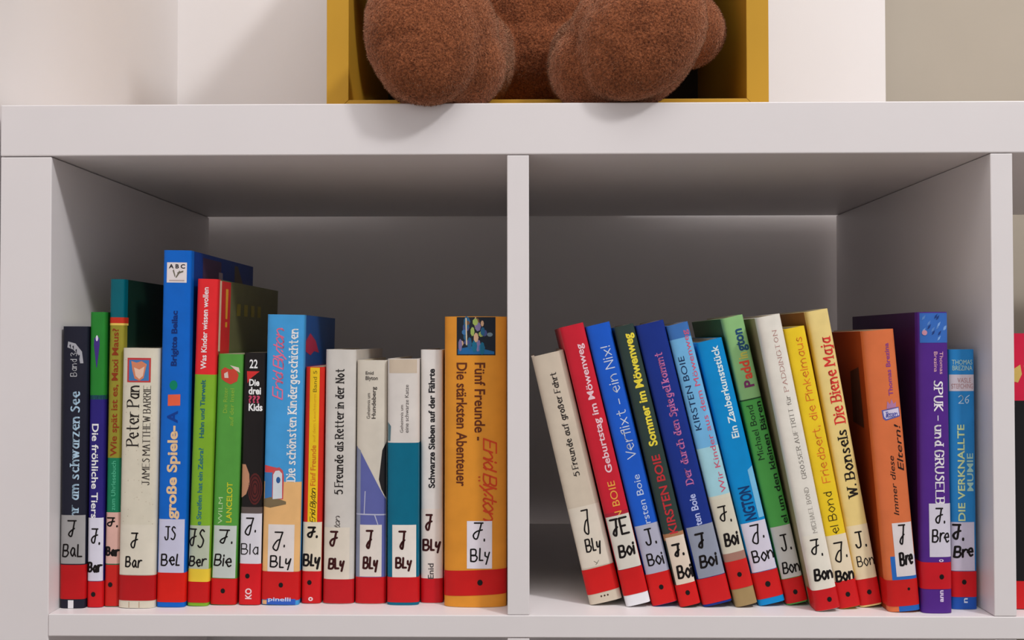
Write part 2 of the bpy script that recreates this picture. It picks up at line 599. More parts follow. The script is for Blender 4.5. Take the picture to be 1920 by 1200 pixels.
def font_text(text, L, H, bold, shear=0.0):
    cu = bpy.data.curves.new('t', 'FONT')
    cu.body = text
    cu.size = 1.0
    cu.offset = bold
    cu.shear = shear
    cu.resolution_u = 4
    ob = link(bpy.data.objects.new('t', cu))
    bpy.context.view_layer.update()
    me = bpy.data.meshes.new_from_object(ob.evaluated_get(bpy.context.evaluated_depsgraph_get()))
    vs = [(v.co.x, v.co.y) for v in me.vertices]
    fs = [list(p.vertices) for p in me.polygons]
    bpy.data.objects.remove(ob)
    bpy.data.curves.remove(cu)
    bpy.data.meshes.remove(me)
    x0 = min(v[0] for v in vs)
    x1 = max(v[0] for v in vs)
    k, ky = L / (x1 - x0), H / 0.70
    return [((v[0] - x0) * k, v[1] * ky) for v in vs], fs


# ------------------------------------------------------------------ books
def refine(V2, F, m=0.09):
    """split 2D faces until no edge spans more than m cm across, so that they can follow a curved spine"""
    bm = bmesh.new()
    vs = [bm.verts.new((p[0], p[1], 0)) for p in V2]
    for f in F:
        try:
            bm.faces.new([vs[i] for i in f])
        except ValueError:
            pass
    bmesh.ops.triangulate(bm, faces=bm.faces[:])
    for k in range(6):
        es = [e for e in bm.edges if abs(e.verts[0].co.x - e.verts[1].co.x) > m]
        if not es:
            break
        bmesh.ops.subdivide_edges(bm, edges=es, cuts=1)
        bmesh.ops.triangulate(bm, faces=[f for f in bm.faces if len(f.verts) > 3])
    bm.verts.index_update()
    out = [(v.co.x, v.co.y) for v in bm.verts]
    fo = []
    for f in bm.faces:
        ids = [v.index for v in f.verts]
        fo.append(ids if f.normal.z > 0 else ids[::-1])
    bm.free()
    return out, fo


class Book:
    def __init__(s, x, y, ang, w, h, yb, yt, label, bands, side=None, n=3.4, b=0.38, depth=15.0, group=None, name='book',
                 cat='book', rough=0.38):
        s.w, s.h, s.yb, s.yt, s.n, s.b = w, h, yb, yt, n, b
        s.root = thing(name, label, cat, (x, y, w / 2 * abs(math.sin(math.radians(ang))) + 0.02), group)
        s.root.rotation_euler = (0, math.radians(ang), 0)
        s.depth = depth
        # outer profile: left board -> spine -> right board ; x measured from centre of spine
        N = 28
        sp = []
        for i in range(N + 1):
            a = -math.cos(math.pi * i / N)
            sp.append((a * w / 2, s.py(a)))
        t = min(0.24, w * 0.16)
        outer = [(-w / 2, depth), (-w / 2, 1.4), (-w / 2, 0.8)] + sp + [(w / 2, 0.8), (w / 2, 1.4), (w / 2, depth)]
        bi = b + 0.12
        inner = []
        for (px, py) in outer:
            inner.append((max(-w / 2 + t, min(w / 2 - t, px)), max(bi, py)))
        levels = [0.0]
        cols = []
        for y_lo, c in bands:           # bands listed from the bottom up: (upper limit px, colour)
            levels.append(h if y_lo is None else s.v(y_lo))
            cols.append(c)
        ms, mi = [], {}

        def midx(c):
            if c not in mi:
                mi[c] = len(ms)
                ms.append(mat(c, rough, 'book_cover'))
            return mi[c]
        verts, faces, idx = [], [], []
        K = len(outer)
        for z in levels:
            verts += [(p[0], p[1], z) for p in outer]
        for j in range(len(levels) - 1):
            for i in range(K - 1):
                a = j * K + i
                faces.append((a, a + 1, a + K + 1, a + K))
                onside = i < 2 or i >= K - 3
                idx.append(midx(side if (side and onside) else cols[j]))
        o0 = len(verts)
        for z in (0.0, h):
            verts += [(p[0], p[1], z) for p in inner]
        pc = midx((200, 190, 170))
        for i in range(K - 1):
            faces.append((o0 + i + 1, o0 + i, o0 + K + i, o0 + K + i + 1))
            idx.append(pc)
        top = (len(levels) - 1) * K
        for i in range(K - 1):
            faces.append((i + 1, i, o0 + i, o0 + i + 1))
            idx.append(midx(cols[0]))
            faces.append((top + i, top + i + 1, o0 + K + i + 1, o0 + K + i))
            idx.append(midx(cols[-1]))
        faces.append((o0, o0 + K, top, 0))
        idx.append(midx(cols[0]))
        faces.append((K - 1, top + K - 1, o0 + 2 * K - 1, o0 + K - 1))
        idx.append(midx(cols[0]))
        s.cover = mesh_obj('cover', verts, faces, ms, s.root, idx)
        for i, p in enumerate(s.cover.data.polygons):
            p.use_smooth = i < (len(levels) - 1) * (K - 1)
        s.cover.data.set_sharp_from_angle(angle=math.radians(50))
        x0, x1, yy0, yy1, z0, z1 = -w / 2 + t + .01, w / 2 - t - .01, bi + .02, depth - 0.35, 0.25, h - 0.25
        mesh_obj('page_block', [(x0, yy0, z0), (x1, yy0, z0), (x1, yy1, z0), (x0, yy1, z0), (x0, yy0, z1), (x1, yy0, z1), (x1, yy1, z1), (x0, yy1, z1)],
                 [(3, 2, 1, 0), (4, 5, 6, 7), (0, 1, 5, 4), (1, 2, 6, 5), (2, 3, 7, 6), (3, 0, 4, 7)], PAGES, s.root)

    def py(s, a):
        a = max(-1.0, min(1.0, a))
        return s.b * (1 - (1 - abs(a) ** s.n) ** (1 / s.n))

    def v(s, y):
        return s.h * (s.yb - y) / (s.yb - s.yt)

    def S(s, u, v, off):
        """u = 0..1 across the spine, v in cm, off = lift in cm"""
        x = (u - 0.5) * s.w
        a = 2 * u - 1
        e = 1e-3
        a0, a1 = max(-1, a - e), min(1, a + e)
        dy = (s.py(a1) - s.py(a0))
        dx = (a1 - a0) * s.w / 2
        l = math.hypot(dx, dy)
        return (x + dy / l * off, s.py(a) - dx / l * off, v)

    # ---- printed or stuck-on pieces
    def strip(s, name, y0, y1, color, u0=0.0, u1=1.0, off=0.008, slant=0.0, wrap=0.0, parent=None, m=None, rough=0.45):
        v0, v1 = s.v(y0), s.v(y1)
        N = 24
        us = [0.5 - 0.5 * math.cos(math.pi * i / N) for i in range(N + 1)]
        us = [u for u in us if u0 < u < u1]
        us = [u0] + us + [u1]
        V = []
        F = []
        for u in us:
            dv = (u - .5) * slant
            V += [s.S(u, v0 + dv, off), s.S(u, v1 + dv, off)]
        if wrap:
            A = [(-s.w / 2 - off, s.b + wrap, v0 - slant / 2), (-s.w / 2 - off, s.b + wrap, v1 - slant / 2)]
            B = [(s.w / 2 + off, s.b + wrap, v0 + slant / 2), (s.w / 2 + off, s.b + wrap, v1 + slant / 2)]
            V = A + V + B
        for i in range(len(V) // 2 - 1):
            F.append((2 * i, 2 * i + 2, 2 * i + 3, 2 * i + 1))
        return mesh_obj(name, V, F, m or mat(color, rough, 'paper'), parent or s.root, smooth=True)

    def polys(s, name, polys, color, off=0.012, parent=None, m=None):
        """polys: list of [(u, y_px), ...]"""
        V2, F = [], []
        for pl in polys:
            F.append(list(range(len(V2), len(V2) + len(pl))))
            V2 += [(p[0] * s.w, s.v(p[1])) for p in pl]
        V2, F = refine(V2, F, 0.12)
        V = [s.S(p[0] / s.w, p[1], off) for p in V2]
        return mesh_obj(name, V, F, m or mat(color, 0.4, 'print'), parent or s.root)

    def disc(s, u, y, r, ry=None, n=18):
        k = s.h / abs(s.yb - s.yt)
        ry = ry or r
        return [(u + r * math.cos(2 * math.pi * i / n) / s.w, y + ry * math.sin(2 * math.pi * i / n) / k) for i in range(n)]

    def text(s, name, txt, mode, style, uc, y0, y1, hf, color, off=0.014, parent=None, m=None):
        H = hf * s.w
        v0, v1 = s.v(y0), s.v(y1)
        if mode == 'h':                      # uc = (u0,u1); y0 baseline, y1 cap line
            L = (uc[1] - uc[0]) * s.w
            H = v1 - v0
        else:
            L = abs(v1 - v0)
        if style in ('sans', 'bold', 'italic', 'heavy'):
            vs, fs = font_text(txt, L, H, {'sans': 0.0, 'bold': 0.018, 'italic': 0.004, 'heavy': 0.032}[style], 0.25 if style == 'italic' else 0)
        else:
            vs, fs = [], []
            for pl in stroke_text(txt, L, H, style):
                fs.append(list(range(len(vs), len(vs) + len(pl))))
                vs += pl
        V2 = []
        for (tx, ty) in vs:
            if mode == 'u':
                p = (uc * s.w - (ty - H / 2), v0 + tx)
            elif mode == 'd':
                p = (uc * s.w + (ty - H / 2), v0 - tx)
            else:
                p = (uc[0] * s.w + tx, v0 + ty)
            V2.append((max(0.0, min(s.w, p[0])), p[1]))
        V2, fs = refine(V2, fs)
        V = [s.S(p[0] / s.w, p[1], off) for p in V2]
        return mesh_obj(name, V, fs, m or mat(color, 0.4, 'lettering'), parent or s.root)

    def label(s, y0, y1, color, lines, u0=0.04, u1=0.98, ink=None, slant=0.0):
        lb = s.strip('call_number_label', y0, y1, color, u0, u1, 0.018, slant, rough=0.6)
        for (txt, ya, yc, ua, ub, st) in lines:
            s.text('handwriting', txt, 'h', st, (ua, ub), ya, yc, 0, None, 0.03, lb, ink or INK)
        return lb

    def band(s, y0, y1, color=(200, 32, 34), dot=None, slant=0.0, r=0.17):
        color = (color[0] * 0.97, color[1] * 0.85, color[2] * 0.8)
        bd = s.strip('red_tape_band', y0, y1, color, 0, 1, 0.022, slant, 1.3, rough=0.4)
        if dot:
            s.polys('ink_dot', [s.disc(dot[0], dot[1], r, r * 1.1)], None, 0.032, bd, INK)
        return bd

    def side_poly(s, name, pts, color, sgn=1, off=0.01):
        """pts (depth cm, y_px) on the right (+1) or left (-1) board"""
        V = [(sgn * (s.w / 2 + off), p[0], s.v(p[1])) for p in pts]
        return mesh_obj(name, V, [list(range(len(V)))], mat(color, 0.4, 'print'), s.root)


LEFT = 'childrens books in the left compartment'
RIGHT = 'childrens books in the right compartment'
RED = (200, 32, 34)

# ---- left compartment, from the left wall to the divider
b = Book(1.00, 1.62, 0.27, 1.88, 20.99, 1141, 612.5,
         'dark navy hardback with pale blue title, leftmost book against the shelf side', [(None, (30, 31, 46))], group=LEFT)
b.text('title_lettering', 'hr am schwarzen See', 'u', 'slab', 0.56, 974, 735, 0.34, (176, 205, 226))
b.text('volume_lettering', 'Band 3', 'u', 'thin', 0.48, 707, 662, 0.24, (200, 200, 205))
b.polys('emblem', [[(0.25, 641), (0.55, 645), (0.8, 660), (0.86, 682), (0.74, 682), (0.66, 666), (0.45, 656), (0.22, 652)]], (165, 165, 172))
b.polys('emblem', [[(0.3 + .12 * i, 648 + 2.2 * i * i), (0.36 + .12 * i, 646 + 2.2 * i * i), (0.36 + .12 * i, 655 + 2.2 * i * i)] for i in range(4)], (30, 31, 46), 0.02)
b.label(1058, 967, (158, 156, 156), [('J', 1008, 979, 0.3, 0.68, 'marker'), ('Bal', 1043, 1021, 0.1, 0.9, 'marker')], 0.03, 0.98)
b.band(1124, 1060, (190, 24, 32))
b.strip('white_tag', 1141, 1126, (225, 225, 228), 0.36, 0.58, 0.012)

b = Book(2.58, 1.89, 0.29, 1.14, 22.07, 1139.5, 585.5,
         'thin hardback, green top over violet lower spine with white title, second from left', [(742, (42, 32, 116)), (750, (70, 150, 150)), (None, (38, 126, 46))], group=LEFT)
b.polys('emblem', [[(0.32, 634), (0.66, 634), (0.68, 648), (0.52, 690), (0.48, 690), (0.3, 648)]], (66, 48, 128))
b.polys('emblem', [b.disc(0.5, 635, 0.09, 0.22)], (215, 205, 230), 0.018)
b.text('title_lettering', 'Die fröhliche Tiers', 'd', 'bold', 0.46, 796, 973, 0.42, (236, 234, 240))
b.label(1090, 972, (214, 212, 226), [('J.', 1020, 992, 0.25, 0.85, 'marker'), ('Bar', 1073, 1057, 0.02, 0.98, 'fat')], 0.04, 0.99)
b.band(1139, 1091, (206, 30, 38), (0.45, 1115))

b = Book(3.77, 2.14, 0.70, 1.10, 24.55, 1138, 524,
         'tall thin book with teal top, red stripe and olive spine lettered in brown', [(860, (24, 120, 84)), (608, (146, 138, 46)), (None, (0, 92, 104))],
         side=(20, 46, 34), group=LEFT, depth=19)
b.strip('printed_stripe', 611, 607, (225, 190, 90), wrap=0.6)
b.strip('printed_stripe', 607, 596, (190, 50, 30), wrap=0.6)
b.text('title_lettering', 'Wie spät ist es, Maxi Maus?', 'u', 'bold', 0.46, 857, 617, 0.42, (140, 56, 22))
b.text('subtitle_lettering', 'zum Uhrlesebuch', 'u', 'sans', 0.5, 958, 866, 0.3, (90, 190, 150))
b.label(1058, 962, (216, 172, 160), [('J.', 988, 972, 0.1, 0.85, 'marker'), ('Bar', 1042, 1028, 0.05, 0.98, 'fat')], 0.03, 0.99)
b.band(1137, 1060, (204, 42, 38), (0.42, 1097))

b = Book(5.75, 1.67, 0.73, 2.72, 19.35, 1141, 653.5,
         'thick cream hardback with black serif title and a small red-framed picture at its spine top', [(None, (212, 205, 186))], group=LEFT, n=3.0, b=0.5)
R1 = random.Random(11)
b.polys('printed_speckles', [b.disc(R1.uniform(.08, .92), R1.uniform(670, 985), R1.uniform(.015, .035), None, 6) for k in range(90)], (176, 160, 138), 0.006)
pic = b.strip('spine_picture', 718, 672, (186, 62, 62), 0.16, 0.81, 0.01)
b.strip('picture_ground', 715, 676, (62, 118, 176), 0.21, 0.76, 0.014, parent=pic)
b.polys('picture_figure', [[(0.27, 678), (0.42, 681), (0.56, 678), (0.7, 684), (0.66, 696), (0.62, 710), (0.5, 715), (0.37, 711), (0.31, 696)]], (206, 128, 96), 0.02, pic)
b.polys('picture_figure', [[(0.35, 690), (0.5, 694), (0.64, 688), (0.6, 706), (0.5, 712), (0.4, 706)]], (228, 190, 168), 0.026, pic)
b.text('title_lettering', 'Peter Pan', 'u', 'serif', 0.34, 840, 724, 0.33, (40, 34, 32))
b.text('author_lettering', 'JAMES MATTHEW BARRIE', 'u', 'serif', 0.72, 911, 724, 0.19, (60, 54, 50))
b.label(1079, 985, (216, 209, 192), [('J', 1030, 1001, 0.34, 0.56, 'marker'), ('Bar', 1064, 1046, 0.2, 0.68, 'marker')], 0.03, 0.97)
b.band(1127, 1080, (182, 24, 32))
b.polys('printed_rule', [[(0.32, 1129), (0.335, 1129), (0.335, 1140), (0.32, 1140)], [(0.6, 1129), (0.615, 1129), (0.615, 1140), (0.6, 1140)]], (170, 130, 100))

b = Book(8.24, 2.02, 0.86, 2.11, 26.70, 1139, 470,
         'tallest book, bright blue with a white letter square at the top of its spine', [(None, (8, 98, 194))], side=(10, 52, 128), group=LEFT, depth=18.2, n=4)
pic = b.strip('spine_picture', 531, 493, (222, 214, 214), 0.15, 0.86, 0.01)
b.text('letters', 'A B C', 'h', 'heavy', (0.22, 0.8), 504, 496.5, 0, (25, 25, 35), 0.02, pic)
b.polys('picture_figure', [[(0.36, 508), (0.4, 506), (0.46, 518), (0.44, 521)], [(0.46, 521), (0.6, 508), (0.64, 511), (0.5, 522)], [(0.52, 512), (0.74, 508), (0.74, 511), (0.54, 515)]], (110, 105, 90), 0.02, pic)
b.polys('picture_figure', [[(0.24, 526), (0.78, 526), (0.78, 528), (0.24, 528)]], (180, 160, 155), 0.02, pic)
b.text('author_lettering', 'Brigitte Beilac', 'u', 'heavy', 0.46, 688, 584, 0.2, (12, 44, 112))
b.polys('emblem', [b.disc(0.47, 724, 0.3, 0.36)], (0, 128, 96))
b.polys('emblem', [[(0.28, 742), (0.72, 741), (0.72, 762), (0.28, 763)]], (226, 96, 66))
b.text('emblem', 'A', 'u', 'heavy', 0.45, 795, 772, 0.36, (10, 58, 140))
b.text('title_lettering', 'große Spiele-', 'u', 'heavy', 0.47, 975, 800, 0.34, (226, 192, 148))
b.label(1075, 975, (196, 196, 218), [('JS', 1013, 989, 0.25, 0.66, 'thin'), ('Bel', 1060, 1040, 0.14, 0.82, 'marker')], 0.05, 0.95)
b.band(1130, 1075, (214, 34, 24))
b.side_poly('cover_picture', [(3, 478), (8, 478), (8, 520), (3, 520)], (70, 50, 80))
b.side_poly('cover_lettering', [(7.3, 500), (8.4, 500), (8.4, 518), (7.3, 518)], (150, 140, 150), off=0.02)
b.side_poly('cover_picture', [(12, 478), (13, 478), (15, 520), (12, 520)], (80, 70, 60))

b = Book(10.15, 2.37, 1.60, 1.58, 24.56, 1137, 524,
         'tall thin book, red spine top and lime green below with a yellow tape strip', [(704, (124, 172, 44)), (None, (222, 42, 46))], side=(104, 104, 68), group=LEFT, depth=19.5)
b.text('series_lettering', 'Was Kinder wissen wollen', 'u', 'bold', 0.44, 694, 540, 0.26, (244, 226, 226))
b.text('title_lettering', 'Hahn und Tierwelt', 'u', 'bold', 0.46, 823, 714, 0.22, (24, 96, 112))
b.text('title_lettering', 'e Streifen hat ein Zebra?', 'u', 'bold', 0.46, 986, 842, 0.22, (34, 108, 120))
b.label(1068, 987, (178, 186, 164), [('JS', 1027, 994, 0.04, 0.78, 'marker'), ('Ber', 1062, 1045, 0.04, 0.9, 'marker')], 0.04, 0.97)
b.strip('yellow_tape_band', 1092, 1068, (228, 196, 58), 0, 1, 0.02, 0, 1.2)
b.band(1131, 1092, (196, 28, 30))
b.side_poly('cover_picture', [(0.6, 526), (1.1, 526), (1.1, 660), (0.6, 660)], (222, 190, 160))
b.side_poly('cover_picture', [(1.1, 526), (3.6, 526), (3.6, 672), (1.1, 672)], (205, 44, 44))
b.side_poly('cover_lettering', [(2.2, 540), (2.9, 540), (2.8, 598), (2.3, 598)], (226, 160, 50), off=0.02)
b.side_poly('cover_lettering', [(2.3, 604), (2.8, 604), (2.8, 614), (2.3, 614)], (226, 160, 50), off=0.02)
for k in range(4):
    b.side_poly('cover_lettering', [(5.5 + 2.2 * k, 566), (6.6 + 2.2 * k, 566), (6.6 + 2.2 * k, 590), (5.5 + 2.2 * k, 590)], (150, 136, 50), off=0.02)

b = Book(11.98, 2.71, 1.58, 1.92, 18.88, 1135, 665,
         'grass green book with a red mark at its spine top and yellow title lettering', [(None, (82, 152, 62))], group=LEFT, n=4)
b.polys('spine_picture', [[(0.15, 696), (0.3, 690), (0.5, 694), (0.72, 692), (0.85, 704), (0.8, 716), (0.55, 722), (0.36, 718), (0.18, 712)]], (196, 66, 50))
b.polys('spine_picture', [[(0.5, 686), (0.85, 690), (0.9, 700), (0.7, 694)], [(0.28, 702), (0.42, 698), (0.46, 710), (0.3, 710)]], (214, 196, 184), 0.018)
b.text('subtitle_lettering', 'auf der Insel', 'u', 'sans', 0.62, 800, 730, 0.16, (140, 178, 62))
b.text('subtitle_lettering', 'Die Ritter', 'u', 'sans', 0.36, 776, 728, 0.16, (140, 178, 62))
b.text('author_lettering', 'WILM', 'u', 'sans', 0.3, 984, 934, 0.17, (176, 208, 150))
b.text('title_lettering', 'LANCELOT', 'u', 'bold', 0.64, 981, 906, 0.21, (196, 198, 44))
b.label(1085, 987, (190, 198, 192), [('J.', 1020, 996, 0.28, 0.82, 'marker'), ('Bie', 1062, 1042, 0.1, 0.82, 'marker')], 0.07, 0.95)
b.band(1134.5, 1086, (204, 30, 34), (0.5, 1109))

b = Book(13.98, 2.73, 1.07, 1.61, 18.99, 1135, 662,
         'black paperback with white number on its spine, between green and light blue books', [(None, (28, 24, 24))], group=LEFT, n=4)
b.text('volume_lettering', '22', 'h', 'bold', (0.28, 0.66), 691, 675, 0, (240, 240, 240))
b.polys('emblem', [[(0.16, 697), (0.76, 697), (0.3, 712), (0.2, 720)]], (206, 48, 48))
b.text('title_lettering', 'Die', 'h', 'heavy', (0.28, 0.76), 724, 712, 0, (236, 234, 234))
b.text('title_lettering', 'drei', 'h', 'heavy', (0.26, 0.84), 740, 727, 0, (236, 234, 234))
b.text('title_lettering', '???', 'h', 'heavy', (0.26, 0.8), 756, 743, 0, (190, 70, 100))
b.text('title_lettering', 'Kids', 'h', 'heavy', (0.28, 0.92), 771, 758, 0, (236, 234, 234))
b.polys('spine_picture', [[(0.03, 872), (0.2, 872), (0.38, 890), (0.4, 910), (0.25, 928), (0.03, 935)]], (186, 134, 104))
b.polys('spine_picture', [b.disc(0.66, 918, 0.52, 1.2)], (86, 34, 32))
for k in range(3):
    o_, i_ = b.disc(0.66, 918, 0.45 - .13 * k, 1.05 - .3 * k, 24), b.disc(0.66, 918, 0.39 - .13 * k, 0.95 - .3 * k, 24)
    b.polys('spine_picture', [[o_[i], o_[(i + 1) % 24], i_[(i + 1) % 24], i_[i]] for i in range(24)], (46, 22, 24), 0.02)
b.strip('printed_stripe', 966, 952, (92, 80, 76))
b.label(1058, 964, (212, 210, 218), [('J.', 998, 973, 0.22, 0.76, 'marker'), ('Bla', 1040, 1021, 0.06, 0.88, 'thin')], 0.02, 0.99)
bd = b.band(1134.5, 1058, (212, 30, 42), (0.4, 1081))
b.text('publisher_mark', 'KO', 'u', 'heavy', 0.46, 1124, 1104, 0.28, (236, 200, 205), 0.032, bd)

b = Book(16.27, 2.75, 1.07, 2.82, 21.86, 1135, 591,
         'light blue thick hardback with pink script and white title, a seaside picture at its foot', [(None, (66, 152, 212))], side=(30, 76, 140), group=LEFT, depth=13, n=3.4)
b.text('author_lettering', 'Enid Blyton', 'u', 'script', 0.33, 752, 616, 0.26, (226, 112, 146))
b.text('title_lettering', 'Die schönsten Kindergeschichten', 'u', 'slab', 0.73, 906, 617, 0.22, (234, 238, 242))
b.strip('spine_picture', 1073, 905, (226, 178, 118), off=0.008)
b.polys('spine_picture', [[(0, 878), (0.28, 884), (0.3, 892), (0.25, 940), (0, 940)]], (58, 118, 178), 0.011)
b.polys('spine_picture', [[(0, 874), (0.42, 880), (0.42, 888), (0, 888)]], (206, 72, 74), 0.013)
b.polys('spine_picture', [[(0.24, 888), (0.3, 880), (0.42, 878), (0.52, 884), (0.55, 896), (0.54, 938), (0.24, 938)]], (196, 80, 84), 0.014)
b.polys('spine_picture', [[(0.26, 892), (0.32, 885), (0.42, 884), (0.5, 890), (0.51, 936), (0.26, 938)]], (206, 212, 218), 0.018)
b.polys('spine_picture', [b.disc(0.4, 902, 0.16, 0.24)], (44, 88, 146), 0.024)
b.polys('spine_picture', [[(0.02, 938), (0.2, 934), (0.45, 938), (0.62, 942), (0.62, 947), (0.2, 954), (0.02, 952)]], (120, 104, 76), 0.016)
b.label(1073, 985, (220, 212, 208), [('J.', 1026, 999, 0.28, 0.62, 'marker'), ('Bly', 1064, 1044, 0.22, 0.8, 'marker')], 0.16, 0.86)
b.band(1126, 1073, (202, 30, 34), (0.53, 1098))
b.strip('publisher_mark', 1134.5, 1124, (48, 92, 186), 0.16, 0.92, 0.026)
b.text('publisher_mark', 'pinelli', 'h', 'bold', (0.2, 0.8), 1128, 1121, 0, (196, 206, 236), 0.034)
b.polys('printed_edge', [[(0, 1127), (0.16, 1127), (0.16, 1134.5), (0, 1134.5)]], (222, 172, 120))
b.side_poly('cover_lettering', [(0.8, 640), (2.4, 625), (4.6, 640), (6, 664), (4, 660), (2.6, 668), (0.8, 660)], (172, 44, 74))

b = Book(18.52, 3.28, 0.91, 1.44, 17.89, 1132, 689,
         'small red book with a yellow stripe down its spine, beside the light blue hardback', [(None, (204, 42, 30))], group=LEFT, n=3.4)
b.strip('printed_stripe', 980, 690, (240, 192, 32), 0.26, 0.76)
b.text('title_lettering', 'Fünf Freunde', 'u', 'bold', 0.5, 912, 836, 0.27, (206, 112, 30))
b.text('author_lettering', 'Enid Blyton', 'u', 'script', 0.52, 982, 916, 0.26, (70, 60, 20))
b.text('subtitle_lettering', 'auf dem Leuchtturm', 'u', 'sans', 0.52, 830, 740, 0.15, (214, 150, 30))
b.text('volume_lettering', 'Band 5', 'u', 'sans', 0.52, 736, 696, 0.2, (120, 100, 20))
b.label(1072, 980, (218, 208, 186), [('J.', 1009, 990, 0.24, 0.82, 'fat'), ('Bly', 1062, 1042, 0.04, 0.96, 'fat')], 0.02, 0.99)
bd = b.band(1131.5, 1072, (206, 32, 40), (0.42, 1093))
b.text('publisher_mark', 'o', 'h', 'heavy', (0.38, 0.62), 1127, 1117, 0, (238, 214, 218), 0.032, bd)

b = Book(20.59, 3.21, 0.54, 2.32, 19.22, 1132.5, 656,
         'off-white hardback with black slab title, right of the small red and yellow book', [(None, (202, 197, 190))], group=LEFT, n=2.8, b=0.5)
b.text('title_lettering', '5 Freunde als Retter in der Not', 'u', 'slab', 0.49, 929, 692, 0.26, (38, 34, 34))
b.text('author_lettering', 'ton', 'u', 'script', 0.45, 992, 968, 0.17, (90, 82, 78))
b.label(1087, 990, (214, 205, 190), [('J', 1025, 997, 0.2, 0.5, 'fat'), ('Bly', 1066, 1048, 0.16, 0.72, 'fat')], 0.03, 0.86, BROWNINK)
b.band(1132, 1087, (190, 28, 40))

b = Book(23.04, 3.24, 0.34, 2.32, 18.41, 1132.5, 676,
         'yellowed white hardback with a slanting violet-blue picture on its lower spine', [(None, (206, 198, 184))], side=(120, 116, 116), group=LEFT, n=2.8, b=0.5)
b.text('author_lettering', 'Enid', 'h', 'bold', (0.3, 0.56), 703, 697, 0, (70, 64, 60))
b.text('author_lettering', 'Blyton', 'h', 'bold', (0.3, 0.7), 713, 706, 0, (70, 64, 60))
b.text('title_lettering', 'Geheimnis um', 'u', 'sans', 0.4, 786, 738, 0.11, (70, 64, 60))
b.text('title_lettering', 'Hundeberg', 'u', 'bold', 0.57, 786, 726, 0.13, (70, 64, 60))
b.polys('spine_picture', [[(0.02, 838), (0.16, 848), (0.5, 885), (0.98, 938), (0.98, 1085), (0.02, 1085)]], (92, 98, 160))
b.polys('spine_picture', [[(0.0, 838), (0.16, 846), (0.16, 1085), (0.0, 1085)]], (132, 138, 158), 0.016)
b.polys('spine_picture', [[(0.02, 964), (0.98, 965), (0.98, 967.5), (0.02, 966.5)], [(0.3, 922), (0.33, 922), (0.3, 965), (0.27, 965)], [(0.6, 965), (0.64, 965), (0.76, 986), (0.73, 986)]], (176, 178, 200), 0.02)
b.polys('spine_picture', [[(0.98, 830), (0.86, 845), (0.9, 860), (0.8, 878), (0.76, 900), (0.84, 918), (0.98, 935)]], (34, 32, 34), 0.02)
b.label(1082, 985, (218, 209, 200), [('J', 1030, 998, 0.34, 0.6, 'fat'), ('Bly', 1066, 1046, 0.24, 0.76, 'fat')], 0.15, 0.86, BROWNINK)
b.band(1132, 1083, (196, 28, 38))

b = Book(25.55, 2.86, 0.05, 2.38, 18.53, 1135, 673,
         'hardback with white upper and teal lower spine, worn at its top', [(831, (2, 102, 130)), (None, (212, 206, 200))], group=LEFT, n=3.0, b=0.45)
b.text('title_lettering', 'Geheimnis um', 'u', 'sans', 0.46, 812, 760, 0.1, (96, 90, 88))
b.text('title_lettering', 'eine schwarze Katze', 'u', 'sans', 0.62, 812, 722, 0.12, (84, 78, 76))
b.strip('worn_patch', 700, 674, (196, 180, 160), 0.06, 0.94, 0.006)
b.polys('spine_picture', [[(0.02, 792), (0.12, 800), (0.1, 828), (0.02, 828)]], (90, 120, 128))
b.label(1083, 985, (224, 217, 208), [('J', 1030, 998, 0.36, 0.62, 'fat'), ('Bly', 1064, 1046, 0.26, 0.8, 'fat')], 0.17, 0.92, BROWNINK)
b.band(1130, 1083, (198, 28, 36))

b = Book(27.68, 3.54, -0.04, 1.68, 19.21, 1131, 656,
         'slim white book with bold black sans title, between the teal and the orange books', [(None, (220, 216, 212))], group=LEFT, n=3.0, b=0.4)
b.text('title_lettering', 'Schwarze Sieben auf der Fährte', 'u', 'heavy', 0.5, 916, 692, 0.27, (34, 32, 36))
b.label(1085, 955, (224, 214, 206), [('J', 998, 968, 0.2, 0.56, 'fat'), ('Bly', 1031, 1012, 0.08, 0.92, 'fat')], 0.02, 0.98, BROWNINK)
b.text('author_lettering', 'Enid', 'u', 'bold', 0.46, 1086, 1057, 0.25, (80, 74, 74), 0.03)
b.band(1130.5, 1085, (196, 26, 40))

b = Book(31.03, 2.26, 0.12, 4.69, 21.70, 1139, 594,
         'very thick orange hardback with a dark picture at its spine top, against the middle divider', [(None, (216, 142, 46))], group=LEFT, n=2.5, b=0.75)
pic = b.strip('spine_picture', 667, 595, (28, 34, 44), 0.2, 0.82, 0.01)
R2 = random.Random(3)
cols = [(40, 92, 128), (196, 160, 130), (70, 80, 130), (150, 170, 90), (24, 100, 130), (110, 80, 60), (60, 110, 160), (120, 110, 150)]
for k in range(26):
    u = R2.uniform(0.24, 0.66)
    y = R2.uniform(602, 655)
    b.polys('picture_figure', [b.disc(u, y, R2.uniform(.1, .26), R2.uniform(.16, .5), 7)], cols[k % 8], 0.016 + 0.0008 * k, pic)
b.polys('picture_figure', [[(0.22, 655), (0.45, 650), (0.8, 660), (0.8, 665), (0.22, 665)]], (32, 96, 150), 0.013, pic)
b.polys('picture_figure', [[(0.34, 597), (0.36, 597), (0.37, 648), (0.35, 648)]], (206, 190, 160), 0.04, pic)
b.polys('picture_figure', [b.disc(0.73, 628, .22, .16, 9)], (110, 130, 140), 0.014, pic)
b.text('title_lettering', 'Fünf Freunde -', 'd', 'bold', 0.575, 681, 827, 0.165, (94, 44, 22))
b.text('title_lettering', 'Die stärksten Abenteuer', 'd', 'bold', 0.285, 681, 913, 0.165, (94, 44, 22))
b.text('author_lettering', 'Enid Blyton', 'd', 'script', 0.735, 822, 980, 0.2, (206, 70, 34))
b.text('author_lettering', '"', 'd', 'sans', 0.53, 894, 904, 0.1, (190, 80, 36))
